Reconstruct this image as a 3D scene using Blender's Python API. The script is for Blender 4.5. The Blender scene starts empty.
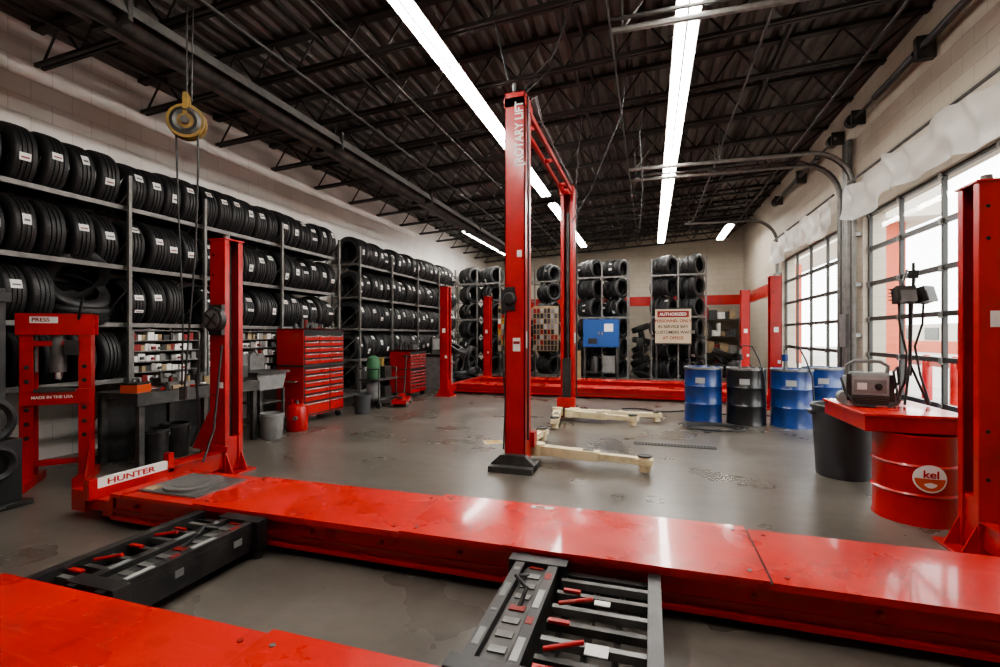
import bpy, math, random, bmesh
from mathutils import Vector, Matrix, Euler
random.seed(7)
R=math.radians
scene=bpy.context.scene
COL=scene.collection
# ------------------------------------------------------------------ materials
def pmat(name,col,rough=.5,metal=0,col2=None,vscale=4,lo=.42,hi=.62,bump=0,bscale=40,coat=0,emis=0,rvar=0,detail=6):
    m=bpy.data.materials.new(name); m.use_nodes=True
    nt=m.node_tree; N=nt.nodes; L=nt.links
    b=N['Principled BSDF']
    b.inputs['Base Color'].default_value=(*col,1); b.inputs['Roughness'].default_value=rough
    b.inputs['Metallic'].default_value=metal; b.inputs['Coat Weight'].default_value=coat
    b.inputs['Coat Roughness'].default_value=.12
    tc=N.new('ShaderNodeTexCoord')
    if col2 or rvar:
        n=N.new('ShaderNodeTexNoise'); n.inputs['Scale'].default_value=vscale; n.inputs['Detail'].default_value=detail
        n.inputs['Roughness'].default_value=.65
        L.new(tc.outputs['Object'],n.inputs['Vector'])
        r=N.new('ShaderNodeMapRange'); r.inputs[1].default_value=lo; r.inputs[2].default_value=hi
        L.new(n.outputs['Fac'],r.inputs[0])
        if col2:
            mx=N.new('ShaderNodeMix'); mx.data_type='RGBA'
            mx.inputs[6].default_value=(*col,1); mx.inputs[7].default_value=(*col2,1)
            L.new(r.outputs[0],mx.inputs[0]); L.new(mx.outputs[2],b.inputs['Base Color'])
        if rvar:
            r2=N.new('ShaderNodeMapRange'); r2.inputs[1].default_value=.3; r2.inputs[2].default_value=.7
            r2.inputs[3].default_value=max(.03,rough-rvar); r2.inputs[4].default_value=rough+rvar
            L.new(n.outputs['Fac'],r2.inputs[0]); L.new(r2.outputs[0],b.inputs['Roughness'])
    if bump:
        n2=N.new('ShaderNodeTexNoise'); n2.inputs['Scale'].default_value=bscale; n2.inputs['Detail'].default_value=4
        L.new(tc.outputs['Object'],n2.inputs['Vector'])
        bp=N.new('ShaderNodeBump'); bp.inputs['Strength'].default_value=bump; bp.inputs['Distance'].default_value=.01
        L.new(n2.outputs['Fac'],bp.inputs['Height']); L.new(bp.outputs[0],b.inputs['Normal'])
    if emis:
        b.inputs['Emission Color'].default_value=(*col,1); b.inputs['Emission Strength'].default_value=emis
    return m
RED=pmat('red_paint',(.42,.009,.007),.34,0,(.32,.007,.006),3,coat=.3,rvar=.08)
def deck_red():
    m=pmat('worn_red_deck_paint',(.50,.014,.010),.28,coat=.3,bump=.06,bscale=18); nt=m.node_tree; N=nt.nodes; L=nt.links; b=N['Principled BSDF']
    b.inputs['Coat Roughness'].default_value=.07
    tc=N.new('ShaderNodeTexCoord')
    def noise(s,d,vec=None,dist=0):
        n=N.new('ShaderNodeTexNoise'); n.inputs['Scale'].default_value=s; n.inputs['Detail'].default_value=d; n.inputs['Distortion'].default_value=dist
        L.new(vec or tc.outputs['Object'],n.inputs['Vector']); return n.outputs['Fac']
    def rng(src,a,b_,c,d):
        r=N.new('ShaderNodeMapRange')
        for i,v in enumerate((a,b_,c,d)): r.inputs[i+1].default_value=v
        L.new(src,r.inputs[0]); return r.outputs[0]
    def mix(a,col,f,blend='MIX'):
        x=N.new('ShaderNodeMix'); x.data_type='RGBA'; x.blend_type=blend; x.inputs[7].default_value=(*col,1)
        if isinstance(a,tuple): x.inputs[6].default_value=(*a,1)
        else: L.new(a,x.inputs[6])
        L.new(f,x.inputs[0]); return x.outputs[2]
    mp=N.new('ShaderNodeMapping'); mp.inputs['Scale'].default_value=(1.2,14,4); L.new(tc.outputs['Object'],mp.inputs[0])
    c=mix((.55,.019,.012),(.43,.014,.010),rng(noise(1.6,8),.38,.70,0,1))
    c=mix(c,(.26,.014,.011),rng(noise(7,10,None,.5),.56,.80,0,.7))
    c=mix(c,(.64,.06,.04),rng(noise(3,6,mp.outputs[0]),.56,.78,0,.45))
    c=mix(c,(.25,.09,.07),rng(noise(38,5),.68,.76,0,.7))
    L.new(c,b.inputs['Base Color']); L.new(rng(noise(2.5,8),.3,.7,.18,.42),b.inputs['Roughness']); return m
DECKRED=deck_red()
DKRED=pmat('dark_red_paint',(.20,.008,.006),.5)
BLACK=pmat('black_paint',(.014,.014,.015),.38,0,(.035,.033,.031),6)
RUBBER=pmat('black_rubber',(.014,.014,.015),.55,0,(.022,.022,.022),5)
STEEL=pmat('grey_steel',(.20,.20,.195),.42,.5,(.13,.125,.12),5)
DSTEEL=pmat('dark_steel',(.055,.055,.053),.45,.5,(.10,.095,.09),5)
GALV=pmat('galvanised_steel',(.24,.232,.22),.45,.5,(.17,.165,.16),7)
RACK=pmat('rack_grey_paint',(.19,.185,.175),.5,.3,(.13,.125,.12),7)
CEIL=pmat('ceiling_dark_paint',(.135,.123,.113),.5,.2,(.095,.086,.079),3)
JOIST=pmat('joist_dark_paint',(.038,.034,.032),.5,.2)
CREAM=pmat('cream_arm_paint',(.66,.56,.36),.45,0,(.45,.36,.22),7,.5,.75)
WHITE=pmat('white_label',(.70,.70,.67),.5)
WHITEP=pmat('white_enamel',(.8,.8,.78),.4)
YEL=pmat('safety_yellow',(.55,.33,.02),.45,0,(.25,.16,.03),8)
MUST=pmat('aged_yellow_paint',(.26,.16,.035),.5,0,(.14,.09,.03),8)
BLUE=pmat('blue_drum_paint',(.010,.045,.20),.3,0,(.008,.03,.12),4,coat=.3)
BLUE2=pmat('blue_cabinet_paint',(.02,.09,.30),.4)
BLACKD=pmat('black_drum_paint',(.012,.012,.013),.28,coat=.3)
GREYP=pmat('grey_plastic',(.20,.20,.195),.5,0,(.14,.14,.14),6)
LGREY=pmat('light_grey_plastic',(.34,.34,.33),.45,0,(.26,.26,.26),6)
CAN=pmat('dark_grey_plastic',(.045,.046,.05),.55)
ORANGE=pmat('orange_plastic',(.55,.08,.02),.45)
GREEN=pmat('green_plastic',(.04,.13,.06),.5)
TAN=pmat('cardboard',(.34,.25,.15),.8,0,(.26,.19,.11),5)
LIT=pmat('fluorescent_lens',(1.0,.96,.90),.5,emis=54)
SILV=pmat('chrome_handle',(.6,.6,.6),.25,.9)
DARK=pmat('very_dark',(.006,.006,.006),.7)

def tyre_mat():
    m=bpy.data.materials.new('tire_rubber'); m.use_nodes=True; nt=m.node_tree; N=nt.nodes; L=nt.links
    b=N['Principled BSDF']; b.inputs['Roughness'].default_value=.5
    uv=N.new('ShaderNodeUVMap'); sp=N.new('ShaderNodeSeparateXYZ'); L.new(uv.outputs[0],sp.inputs[0])
    def M(op,a,b_=None,c=None):
        n=N.new('ShaderNodeMath'); n.operation=op
        for i,v in enumerate((a,b_,c)):
            if v is None: continue
            if isinstance(v,(int,float)): n.inputs[i].default_value=v
            else: L.new(v,n.inputs[i])
        return n.outputs[0]
    f=M('FRACT',M('MULTIPLY_ADD',sp.outputs[1],3.0,M('MULTIPLY',sp.outputs[0],64)))
    g=M('GREATER_THAN',f,.32); t3=M('GREATER_THAN',M('ABSOLUTE',M('SUBTRACT',sp.outputs[1],.5)),.24)
    mx=M('MAXIMUM',g,t3)
    bp=N.new('ShaderNodeBump'); bp.inputs['Distance'].default_value=.008; bp.inputs['Strength'].default_value=.8
    L.new(mx,bp.inputs['Height']); L.new(bp.outputs[0],b.inputs['Normal'])
    c=N.new('ShaderNodeMix'); c.data_type='RGBA'; c.inputs[6].default_value=(.004,.004,.004,1); c.inputs[7].default_value=(.020,.020,.021,1)
    L.new(mx,c.inputs[0]); L.new(c.outputs[2],b.inputs['Base Color'])
    return m
TYRE=tyre_mat()

def floor_mat():
    m=bpy.data.materials.new('sealed_concrete_floor'); m.use_nodes=True; nt=m.node_tree; N=nt.nodes; L=nt.links
    b=N['Principled BSDF']; tc=N.new('ShaderNodeTexCoord')
    def noise(s,d,dist=0,vec=None):
        n=N.new('ShaderNodeTexNoise'); n.inputs['Scale'].default_value=s; n.inputs['Detail'].default_value=d; n.inputs['Distortion'].default_value=dist
        L.new(vec or tc.outputs['Object'],n.inputs['Vector']); return n.outputs['Fac']
    def rng(src,a,b_,c,d):
        r=N.new('ShaderNodeMapRange')
        for i,v in enumerate((a,b_,c,d)): r.inputs[i+1].default_value=v
        L.new(src,r.inputs[0]); return r.outputs[0]
    def mul(a,col,f):
        x=N.new('ShaderNodeMix'); x.data_type='RGBA'; x.blend_type='MULTIPLY'; x.inputs[7].default_value=(*col,1); L.new(a,x.inputs[6]); L.new(f,x.inputs[0]); return x.outputs[2]
    m1=N.new('ShaderNodeMix'); m1.data_type='RGBA'
    m1.inputs[6].default_value=(.092,.081,.069,1); m1.inputs[7].default_value=(.165,.148,.128,1)
    L.new(rng(noise(.5,5,.2),.30,.70,0,1),m1.inputs[0])
    mp=N.new('ShaderNodeMapping'); mp.inputs['Scale'].default_value=(.5,2.6,1); L.new(tc.outputs['Object'],mp.inputs[0])
    n3=noise(1.1,4,.1)
    c=mul(m1.outputs[2],(.70,.68,.65),rng(n3,.40,.80,0,1))
    c=mul(c,(.72,.70,.68),rng(noise(1.4,4,.3,mp.outputs[0]),.42,.80,0,1))
    n2=noise(9,8); c=mul(c,(.80,.79,.78),rng(n2,.38,.72,0,1))
    c=mul(c,(.6,.58,.56),rng(noise(26,3),.66,.74,0,.6))
    L.new(c,b.inputs['Base Color'])
    L.new(rng(n3,.3,.7,.36,.24),b.inputs['Roughness'])
    bp=N.new('ShaderNodeBump'); bp.inputs['Strength'].default_value=.10; bp.inputs['Distance'].default_value=.01
    L.new(n2,bp.inputs['Height']); L.new(bp.outputs[0],b.inputs['Normal'])
    return m
def block_mat(name,c1,c2):
    m=bpy.data.materials.new(name); m.use_nodes=True; nt=m.node_tree; N=nt.nodes; L=nt.links
    b=N['Principled BSDF']; b.inputs['Roughness'].default_value=.6
    tc=N.new('ShaderNodeTexCoord'); s=N.new('ShaderNodeSeparateXYZ'); L.new(tc.outputs['Object'],s.inputs[0])
    a=N.new('ShaderNodeMath'); L.new(s.outputs[0],a.inputs[0]); L.new(s.outputs[1],a.inputs[1])
    c=N.new('ShaderNodeCombineXYZ'); L.new(a.outputs[0],c.inputs[0]); L.new(s.outputs[2],c.inputs[1])
    br=N.new('ShaderNodeTexBrick'); br.inputs['Scale'].default_value=1; br.inputs['Brick Width'].default_value=.4; br.inputs['Row Height'].default_value=.2
    br.inputs['Mortar Size'].default_value=.006; br.inputs['Mortar Smooth'].default_value=.3
    br.inputs['Color1'].default_value=(*c1,1); br.inputs['Color2'].default_value=(*[x*.96 for x in c1],1); br.inputs['Mortar'].default_value=(*c2,1)
    L.new(c.outputs[0],br.inputs['Vector'])
    n=N.new('ShaderNodeTexNoise'); n.inputs['Scale'].default_value=.9; n.inputs['Detail'].default_value=7; L.new(tc.outputs['Object'],n.inputs['Vector'])
    mx=N.new('ShaderNodeMix'); mx.data_type='RGBA'; mx.blend_type='MULTIPLY'; mx.inputs[7].default_value=(.84,.81,.77,1)
    r=N.new('ShaderNodeMapRange'); r.inputs[1].default_value=.42; r.inputs[2].default_value=.72; L.new(n.outputs['Fac'],r.inputs[0])
    L.new(r.outputs[0],mx.inputs[0]); L.new(br.outputs['Color'],mx.inputs[6]); L.new(mx.outputs[2],b.inputs['Base Color'])
    bp=N.new('ShaderNodeBump'); bp.invert=True; bp.inputs['Strength'].default_value=.35; bp.inputs['Distance'].default_value=.01
    L.new(br.outputs['Fac'],bp.inputs['Height']); L.new(bp.outputs[0],b.inputs['Normal'])
    return m
WALL=block_mat('painted_block_wall',(.78,.755,.72),(.62,.60,.57))
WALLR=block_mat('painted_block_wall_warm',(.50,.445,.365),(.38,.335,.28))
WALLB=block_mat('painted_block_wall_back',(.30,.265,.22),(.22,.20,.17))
def glass_mat():
    m=bpy.data.materials.new('window_glass'); m.use_nodes=True; nt=m.node_tree; N=nt.nodes; L=nt.links
    N.remove(N['Principled BSDF']); o=N['Material Output']
    t=N.new('ShaderNodeBsdfTransparent'); t.inputs[0].default_value=(.93,.95,.95,1)
    g=N.new('ShaderNodeBsdfGlossy'); g.inputs['Roughness'].default_value=.03
    mx=N.new('ShaderNodeMixShader'); mx.inputs[0].default_value=.06
    L.new(t.outputs[0],mx.inputs[1]); L.new(g.outputs[0],mx.inputs[2]); L.new(mx.outputs[0],o.inputs[0]); return m
def vinyl_mat():
    m=bpy.data.materials.new('clear_vinyl_sheet'); m.use_nodes=True; nt=m.node_tree; N=nt.nodes; L=nt.links
    N.remove(N['Principled BSDF']); o=N['Material Output']
    t=N.new('ShaderNodeBsdfTransparent'); t.inputs[0].default_value=(.85,.85,.83,1)
    d=N.new('ShaderNodeBsdfPrincipled'); d.inputs['Base Color'].default_value=(.80,.79,.76,1); d.inputs['Roughness'].default_value=.25
    e=N.new('ShaderNodeBsdfTranslucent'); e.inputs[0].default_value=(.85,.84,.8,1)
    a=N.new('ShaderNodeMixShader'); a.inputs[0].default_value=.3
    L.new(d.outputs[0],a.inputs[1]); L.new(e.outputs[0],a.inputs[2])
    mx=N.new('ShaderNodeMixShader'); mx.inputs[0].default_value=.62
    L.new(t.outputs[0],mx.inputs[1]); L.new(a.outputs[0],mx.inputs[2]); L.new(mx.outputs[0],o.inputs[0]); return m
GLASS=glass_mat(); VINYL=vinyl_mat()

# ------------------------------------------------------------------ mesh builder
class MB:
    def __init__(s): s.v=[]; s.f=[]; s.m=[]; s.mats=[]
    def mi(s,m):
        if m not in s.mats: s.mats.append(m)
        return s.mats.index(m)
    def add(s,vs,fs,m):
        o=len(s.v); s.v+= [tuple(x) for x in vs]; i=s.mi(m)
        for f in fs: s.f.append([o+k for k in f]); s.m.append(i)
    def box(s,c,d,m,rot=None):
        x,y,z=d[0]/2,d[1]/2,d[2]/2
        vs=[Vector(p) for p in ((-x,-y,-z),(x,-y,-z),(x,y,-z),(-x,y,-z),(-x,-y,z),(x,-y,z),(x,y,z),(-x,y,z))]
        if rot is not None:
            M=Euler(rot).to_matrix() if not isinstance(rot,Matrix) else rot
            vs=[M@p for p in vs]
        c=Vector(c); s.add([p+c for p in vs],[(0,3,2,1),(4,5,6,7),(0,1,5,4),(1,2,6,5),(2,3,7,6),(3,0,4,7)],m)
    def bb(s,x0,x1,y0,y1,z0,z1,m): s.box(((x0+x1)/2,(y0+y1)/2,(z0+z1)/2),(x1-x0,y1-y0,z1-z0),m)
    def cyl(s,p1,p2,r,m,seg=16,r2=None):
        p1=Vector(p1);p2=Vector(p2);d=(p2-p1).normalized(); r2=r if r2 is None else r2
        q=d.to_track_quat('Z','Y').to_matrix()
        vs=[]
        for k in range(seg):
            a=2*math.pi*k/seg; e=q@Vector((math.cos(a),math.sin(a),0)); vs.append(p1+e*r)
        for k in range(seg):
            a=2*math.pi*k/seg; e=q@Vector((math.cos(a),math.sin(a),0)); vs.append(p2+e*r2)
        fs=[(k,(k+1)%seg,seg+(k+1)%seg,seg+k) for k in range(seg)]
        fs+= [tuple(range(seg-1,-1,-1)),tuple(range(seg,2*seg))]
        s.add(vs,fs,m)
    def lathe(s,prof,c,m,seg=32,axis=(0,0,1),closed=False):
        q=Vector(axis).to_track_quat('Z','Y').to_matrix(); c=Vector(c); vs=[];n=len(prof)
        for k in range(seg):
            a=2*math.pi*k/seg
            for r,z in prof: vs.append(c+q@Vector((r*math.cos(a),r*math.sin(a),z)))
        fs=[]
        for k in range(seg):
            k2=(k+1)%seg
            for j in range(n if closed else n-1):
                j2=(j+1)%n; fs.append((k*n+j,k2*n+j,k2*n+j2,k*n+j2))
        s.add(vs,fs,m)
    def tube(s,pts,r,m,seg=8):
        pts=[Vector(p) for p in pts]; vs=[]; up=None
        for i,p in enumerate(pts):
            d=(pts[min(i+1,len(pts)-1)]-pts[max(i-1,0)]).normalized()
            if up is None: up=Vector((0,0,1)) if abs(d.z)<.9 else Vector((1,0,0))
            a=d.cross(up).normalized(); up=a.cross(d).normalized()
            for k in range(seg):
                t=2*math.pi*k/seg; vs.append(p+a*math.cos(t)*r+up*math.sin(t)*r)
        fs=[]
        for i in range(len(pts)-1):
            for k in range(seg):
                k2=(k+1)%seg; fs.append((i*seg+k,(i+1)*seg+k,(i+1)*seg+k2,i*seg+k2))
        fs.append(tuple(range(seg))); fs.append(tuple(range(len(vs)-1,len(vs)-1-seg,-1)))
        s.add(vs,fs,m)
    def prism(s,pts,ax,a,b,m):
        n=len(pts)
        def P(u,v,w): return [(w,u,v),(u,w,v),(u,v,w)][ax]
        vs=[P(u,v,a) for u,v in pts]+[P(u,v,b) for u,v in pts]
        fs=[(k,(k+1)%n,n+(k+1)%n,n+k) for k in range(n)]+[tuple(range(n-1,-1,-1)),tuple(range(n,2*n))]
        s.add(vs,fs,m)
    def build(s,name,loc=(0,0,0),rz=0,bevel=0,parent=None,smooth=True,scale=1):
        me=bpy.data.meshes.new(name); me.from_pydata(s.v,[],s.f)
        for m in s.mats: me.materials.append(m)
        me.polygons.foreach_set('material_index',s.m)
        bm=bmesh.new(); bm.from_mesh(me); bmesh.ops.recalc_face_normals(bm,faces=bm.faces); bm.to_mesh(me); bm.free()
        if smooth:
            me.polygons.foreach_set('use_smooth',[True]*len(me.polygons)); me.set_sharp_from_angle(angle=R(35))
        me.update(); ob=bpy.data.objects.new(name,me); COL.objects.link(ob); ob.location=loc; ob.rotation_euler=(0,0,rz); ob.scale=(scale,)*3
        if bevel:
            b=ob.modifiers.new('bevel','BEVEL'); b.width=bevel; b.segments=2; b.limit_method='ANGLE'; b.angle_limit=R(40)
        if parent: ob.parent=parent
        return ob
def empty(name,loc=(0,0,0),rz=0,parent=None):
    e=bpy.data.objects.new(name,None); COL.objects.link(e); e.location=loc; e.rotation_euler=(0,0,rz); e.empty_display_size=.2
    if parent: e.parent=parent
    return e
def text(s,name,parent,loc,xd,yd,size,mat,ext=.001,align='LEFT',sx=1):
    c=bpy.data.curves.new(name,'FONT'); c.body=s; c.size=size; c.extrude=ext; c.align_x=align; c.materials.append(mat); c.offset=size*.02
    o=bpy.data.objects.new(name,c); COL.objects.link(o)
    x=Vector(xd).normalized();y=Vector(yd);z=x.cross(y)
    M=Matrix((x,y,z)).transposed().to_4x4(); M.translation=Vector(loc)
    o.parent=parent; o.matrix_local=M@Matrix.Diagonal((sx,1,1,1)); return o

XL,XR,Y0,Y1,ZT=-6.5,3.2,-3.0,19.0,5.4
def zd(x): return 4.80+(x-XL)/(XR-XL)*.52      # underside of sloping roof deck
# ------------------------------------------------------------------ room shell
b=MB(); b.bb(XL-.3,XR+.3,Y0-.3,Y1+.3,-.15,0,floor_mat()); b.build('floor')
b=MB(); b.bb(XL-.3,XL,Y0,Y1,0,ZT,WALL); b.build('wall_left')
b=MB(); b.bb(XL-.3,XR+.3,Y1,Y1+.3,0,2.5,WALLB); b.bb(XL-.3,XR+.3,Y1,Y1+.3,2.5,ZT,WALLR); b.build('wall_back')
b=MB(); b.bb(XL-.3,XR+.3,Y0-.3,Y0,0,ZT,WALL); b.build('wall_front')
DN=(4.9,8.9); DF=(9.75,13.75); DH=3.3
b=MB()
for y0,y1,z0 in ((Y0,DN[0],0),(DN[0],DN[1],DH),(DN[1],DF[0],0),(DF[0],DF[1],DH),(DF[1],Y1,0)):
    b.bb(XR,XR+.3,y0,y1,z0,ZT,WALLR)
b.build('wall_right')
b=MB(); b.bb(XL,XR,Y1-.02,Y1-.001,2.5,2.85,RED); b.build('trim_1')
b=MB(); b.bb(XR-.015,XR-.001,DF[1]+.25,Y1-.03,2.5,2.85,RED); b.build('trim_2')
b=MB(); b.bb(XR-.015,XR-.001,DN[1]+.34,DF[0]-.25,1.9,2.6,RED); b.build('trim_3')
b=MB(); x=XL-.2; pts=[]
while x<XR+.2:
    for dx,dz in ((0,0),(.07,0),(.10,.05),(.15,.05)): pts.append((x+dx,zd(x)+dz))
    x+=.18
vs=[(p[0],Y0-.2,p[1]) for p in pts]+[(p[0],Y1+.2,p[1]) for p in pts]; n=len(pts)
b.add(vs,[(k,k+1,n+k+1,n+k) for k in range(n-1)],CEIL)
b.prism([(XL-.3,zd(XL)+.07),(XR+.3,zd(XR)+.09),(XR+.3,zd(XR)+.2),(XL-.3,zd(XL)+.2)],1,Y0-.3,Y1+.3,CEIL)
b.build('ceiling',smooth=False)
b=MB(); y=-2.2; JD=.46
def bar(xa,xb,za,t,ya,yb):
    b.prism([(xa,zd(xa)-za),(xb,zd(xb)-za),(xb,zd(xb)-za+t),(xa,zd(xa)-za+t)],1,ya,yb,JOIST)
while y<18.9:
    bar(XL+.01,XR-.01,.05,.045,y-.055,y+.055)
    bar(XL+.05,XR-.55,JD,.04,y-.05,y-.012); bar(XL+.05,XR-.55,JD,.04,y+.012,y+.05)
    x=XL+.1;k=0
    while x+.30<XR-.5:
        z0=zd(x)-(JD-.03 if k%2==0 else .03); z1=zd(x+.3)-(.03 if k%2==0 else JD-.03)
        b.cyl((x,y,z0),(x+.30,y,z1),.014,JOIST,6); x+=.30;k+=1
    b.cyl((XR-.6,y,zd(XR-.6)-JD+.03),(XR-.1,y,zd(XR-.1)-.04),.016,JOIST,6)
    y+=1.15
for x in (-5.6,-3.4,-.9,1.5):
    z=zd(x)-JD+.045; b.bb(x-.018,x+.018,Y0+.05,Y1-.05,z,z+.03,JOIST); b.bb(x+.1,x+.13,Y0+.05,Y1-.05,zd(x)-.09,zd(x)-.055,JOIST)
b.build('steel_roof_joists')
def strip(x,ya,yb,z=4.50):
    b=MB(); y=ya
    while y<yb-.1:
        e=min(y+2.44,yb)
        b.prism([(x-.12,z-.01),(x-.05,z+.04),(x+.05,z+.04),(x+.12,z-.01),(x+.112,z-.012),(x+.045,z+.025),(x-.045,z+.025),(x-.112,z-.012)],1,y,e-.02,WHITEP)
        for s in (-1,1): b.bb(x+s*.052-.036,x+s*.052+.036,y+.03,e-.05,z-.035,z-.003,LIT)
        b.bb(x-.010,x+.010,y,e-.02,z-.03,z+.03,GREYP)
        for yy in (y+.3,e-.35): b.cyl((x,yy,z+.04),(x,yy,zd(x)-.01),.005,STEEL,6)
        y=e
    b.build('fluorescent_light_strip')
strip(.35,.2,16.9); strip(-2.2,.2,10.5); strip(-2.2,11.2,16.9); strip(-4.95,12.6,16.9,4.33); strip(2.15,14.8,16.9)
HX=-4.5; b=MB(); b.tube([(HX,y,4.20) for y in (-1,3,8,12,16.5)],.11,DSTEEL,16)
b.prism([(HX-.23,4.16),(HX-.17,4.29),(HX-.08,4.34),(HX+.08,4.34),(HX+.17,4.29),(HX+.23,4.16),(HX+.215,4.16),(HX+.155,4.275),(HX+.07,4.322),(HX-.07,4.322),(HX-.155,4.275),(HX-.215,4.16)],1,-1,16.5,GALV)
for y in (.3,3,6,9,12,15):
    b.cyl((HX-.1,y,4.32),(HX-.1,y,zd(HX)-.02),.008,STEEL,6); b.cyl((HX+.1,y,4.32),(HX+.1,y,zd(HX)-.02),.008,STEEL,6); b.box((HX,y,4.23),(.46,.04,.24),DSTEEL)
b.build('radiant_tube_heater')
b=MB()
for x,r in ((-3.9,.018),(1.2,.016),(-3.0,.014),(-.4,.012),(2.5,.02)):
    z=zd(x)-JD-.03; b.tube([(x,-1,z),(x,17.5,z)],r,DSTEEL)
b.build('electrical_conduits')

# ------------------------------------------------------------------ garage doors
FR=pmat('door_frame_dark',(.035,.033,.031),.45)
def door(i,ya,yb):
    e=empty('door_%d'%i,(XR+.08,ya,0)); b=MB(); W=yb-ya; rows=6; cols=4; rh=(DH-.04)/rows
    for r in range(rows+1):
        z=.02+r*rh; b.bb(-.02,.03,0,W,max(0,z-.03),z+.03,FR)
    for c in range(cols+1):
        y=c*W/cols; w=.05 if c in(0,cols) else .022; b.bb(-.018,.028,max(0,y-w),min(W,y+w),0,DH,FR)
    for r in range(rows):
        for c in range(cols+1): b.box((-.035,min(max(c*W/cols,.05),W-.05),.02+r*rh+rh*.98),(.02,.06,.08),GALV)
    b.build('frame',parent=e)
    g=MB(); g.bb(0,.008,.02,W-.02,.03,DH-.02,GLASS); g.build('panes',parent=e)
    return e
door(1,*DN); door(2,*DF)
def track(i,y,s,xe=-.36):
    X=XR-.09; b=MB(); pts=[(X,y,.0),(X,y,3.7)]
    for k in range(1,9):
        a=k/8*math.pi/2; pts.append((X-.60*(1-math.cos(a)),y,3.75+.62*math.sin(a)))
    pts.append((xe,y,4.39))
    b.tube(pts,.032,GALV,8)
    b.tube([(p[0],p[1]+s*.10,p[2]+(.05 if j>8 else 0)) for j,p in enumerate(pts)],.020,DSTEEL,8)
    for x in (xe+.1,xe+1.5): b.cyl((x,y,4.39),(x,y,zd(x)-.02),.012,GALV,6)
    b.cyl((xe+.1,y,4.39),(xe+.7,y,zd(xe+.7)-.02),.010,GALV,6)
    for z in (.6,1.4,2.2,3.0): b.box((XR-.05,y,z),(.08,.12,.06),GALV)
    b.build('garage_door_track')
for i,(y,s) in enumerate(((DN[1]+.1,1),(DN[0]-.06,-1),(DF[0]-.12,-1),(DF[1]+.08,1))): track(i,y,s,-.36 if i<3 else .9)
for (ya,yb) in (DN,DF):
    b=MB(); b.cyl((XR-.15,ya-.2,4.78),(XR-.15,yb+.2,4.78),.02,DSTEEL,10)
    for y in (ya,yb): b.cyl((XR-.15,y-.05,4.78),(XR-.15,y+.05,4.78),.10,DSTEEL,20); b.bb(XR-.2,XR-.01,y-.12,y-.08,4.68,4.9,DSTEEL)
    m=(ya+yb)/2; b.cyl((XR-.15,m-1.2,4.78),(XR-.15,m-.1,4.78),.045,BLACK,14); b.cyl((XR-.15,m+.1,4.78),(XR-.15,m+1.2,4.78),.045,BLACK,14); b.bb(XR-.2,XR-.01,m-.04,m+.04,4.65,4.92,DSTEEL)
    b.build('torsion_spring_shaft')
b=MB()
for y,r in ((9.24,.045),(9.35,.03),(9.44,.03)): b.tube([(XR-.08,y,0.0),(XR-.08,y,4.6)],r,GALV)
b.bb(XR-.14,XR-.01,9.2,9.46,1.2,1.75,GREYP); b.build('wall_conduit_and_box')
for (ya,yb) in (DN,DF):
    b=MB(); nx,nz=90,10; vs=[]
    for i in range(nx+1):
        t=i/nx; y=ya-.12+(yb-ya+.24)*t
        for j in range(nz+1):
            w=j/nz; z=3.80-.12*abs(math.sin(t*math.pi*3))-w*(.50+.05*math.sin(t*9)); vs.append((XR-.24+.035*math.sin(t*46+w*4)+.05*math.sin(t*17-w*5)*w,y,z))
    b.add(vs,[(i*(nz+1)+j,(i+1)*(nz+1)+j,(i+1)*(nz+1)+j+1,i*(nz+1)+j+1) for i in range(nx) for j in range(nz)],VINYL)
    b.cyl((XR-.17,ya-.1,3.82),(XR-.17,yb+.1,3.82),.02,DSTEEL,8)
    b.build('vinyl_door_curtain')

# ------------------------------------------------------------------ exterior
b=MB(); b.bb(XR+.3,60,-30,70,-.2,-.04,pmat('pavement',(.36,.34,.32),.8,0,(.27,.26,.25),.6)); b.build('parking_lot_ground')
EXR=pmat('orange_red_stucco',(.42,.09,.045),.7); EXW=pmat('pale_stucco',(.46,.42,.36),.8)
b=MB(); b.bb(8.9,9.7,23,24,-.04,6,EXR); b.bb(8.5,10.5,22,60,5.9,7,EXW); b.build('canopy_structure')
b=MB(); b.bb(6.7,7.4,28,29,-.04,5,EXR); b.bb(6.7,7.4,29,50,-.04,1.4,EXR); b.build('entry_pillar')
b=MB(); b.bb(22,22.4,-20,60,-.04,2.3,EXW); b.bb(21.9,22.0,-20,60,-.04,.9,EXR)
for k in range(16): b.bb(21.95,22.0,-16+k*4.5,-14+k*4.5,1.0,2.0,DSTEEL)
b.build('neighbouring_building')
b=MB()
for k in range(9): b.lathe([(0,0),(.09,0),(.09,.95),(.06,1.02),(0,1.04)],(5.6,5.4+k*1.0,-.04),RED,16)
b.bb(5.57,5.63,5.4,13.4,.75,.85,RED); b.build('red_bollard_rail')

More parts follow.
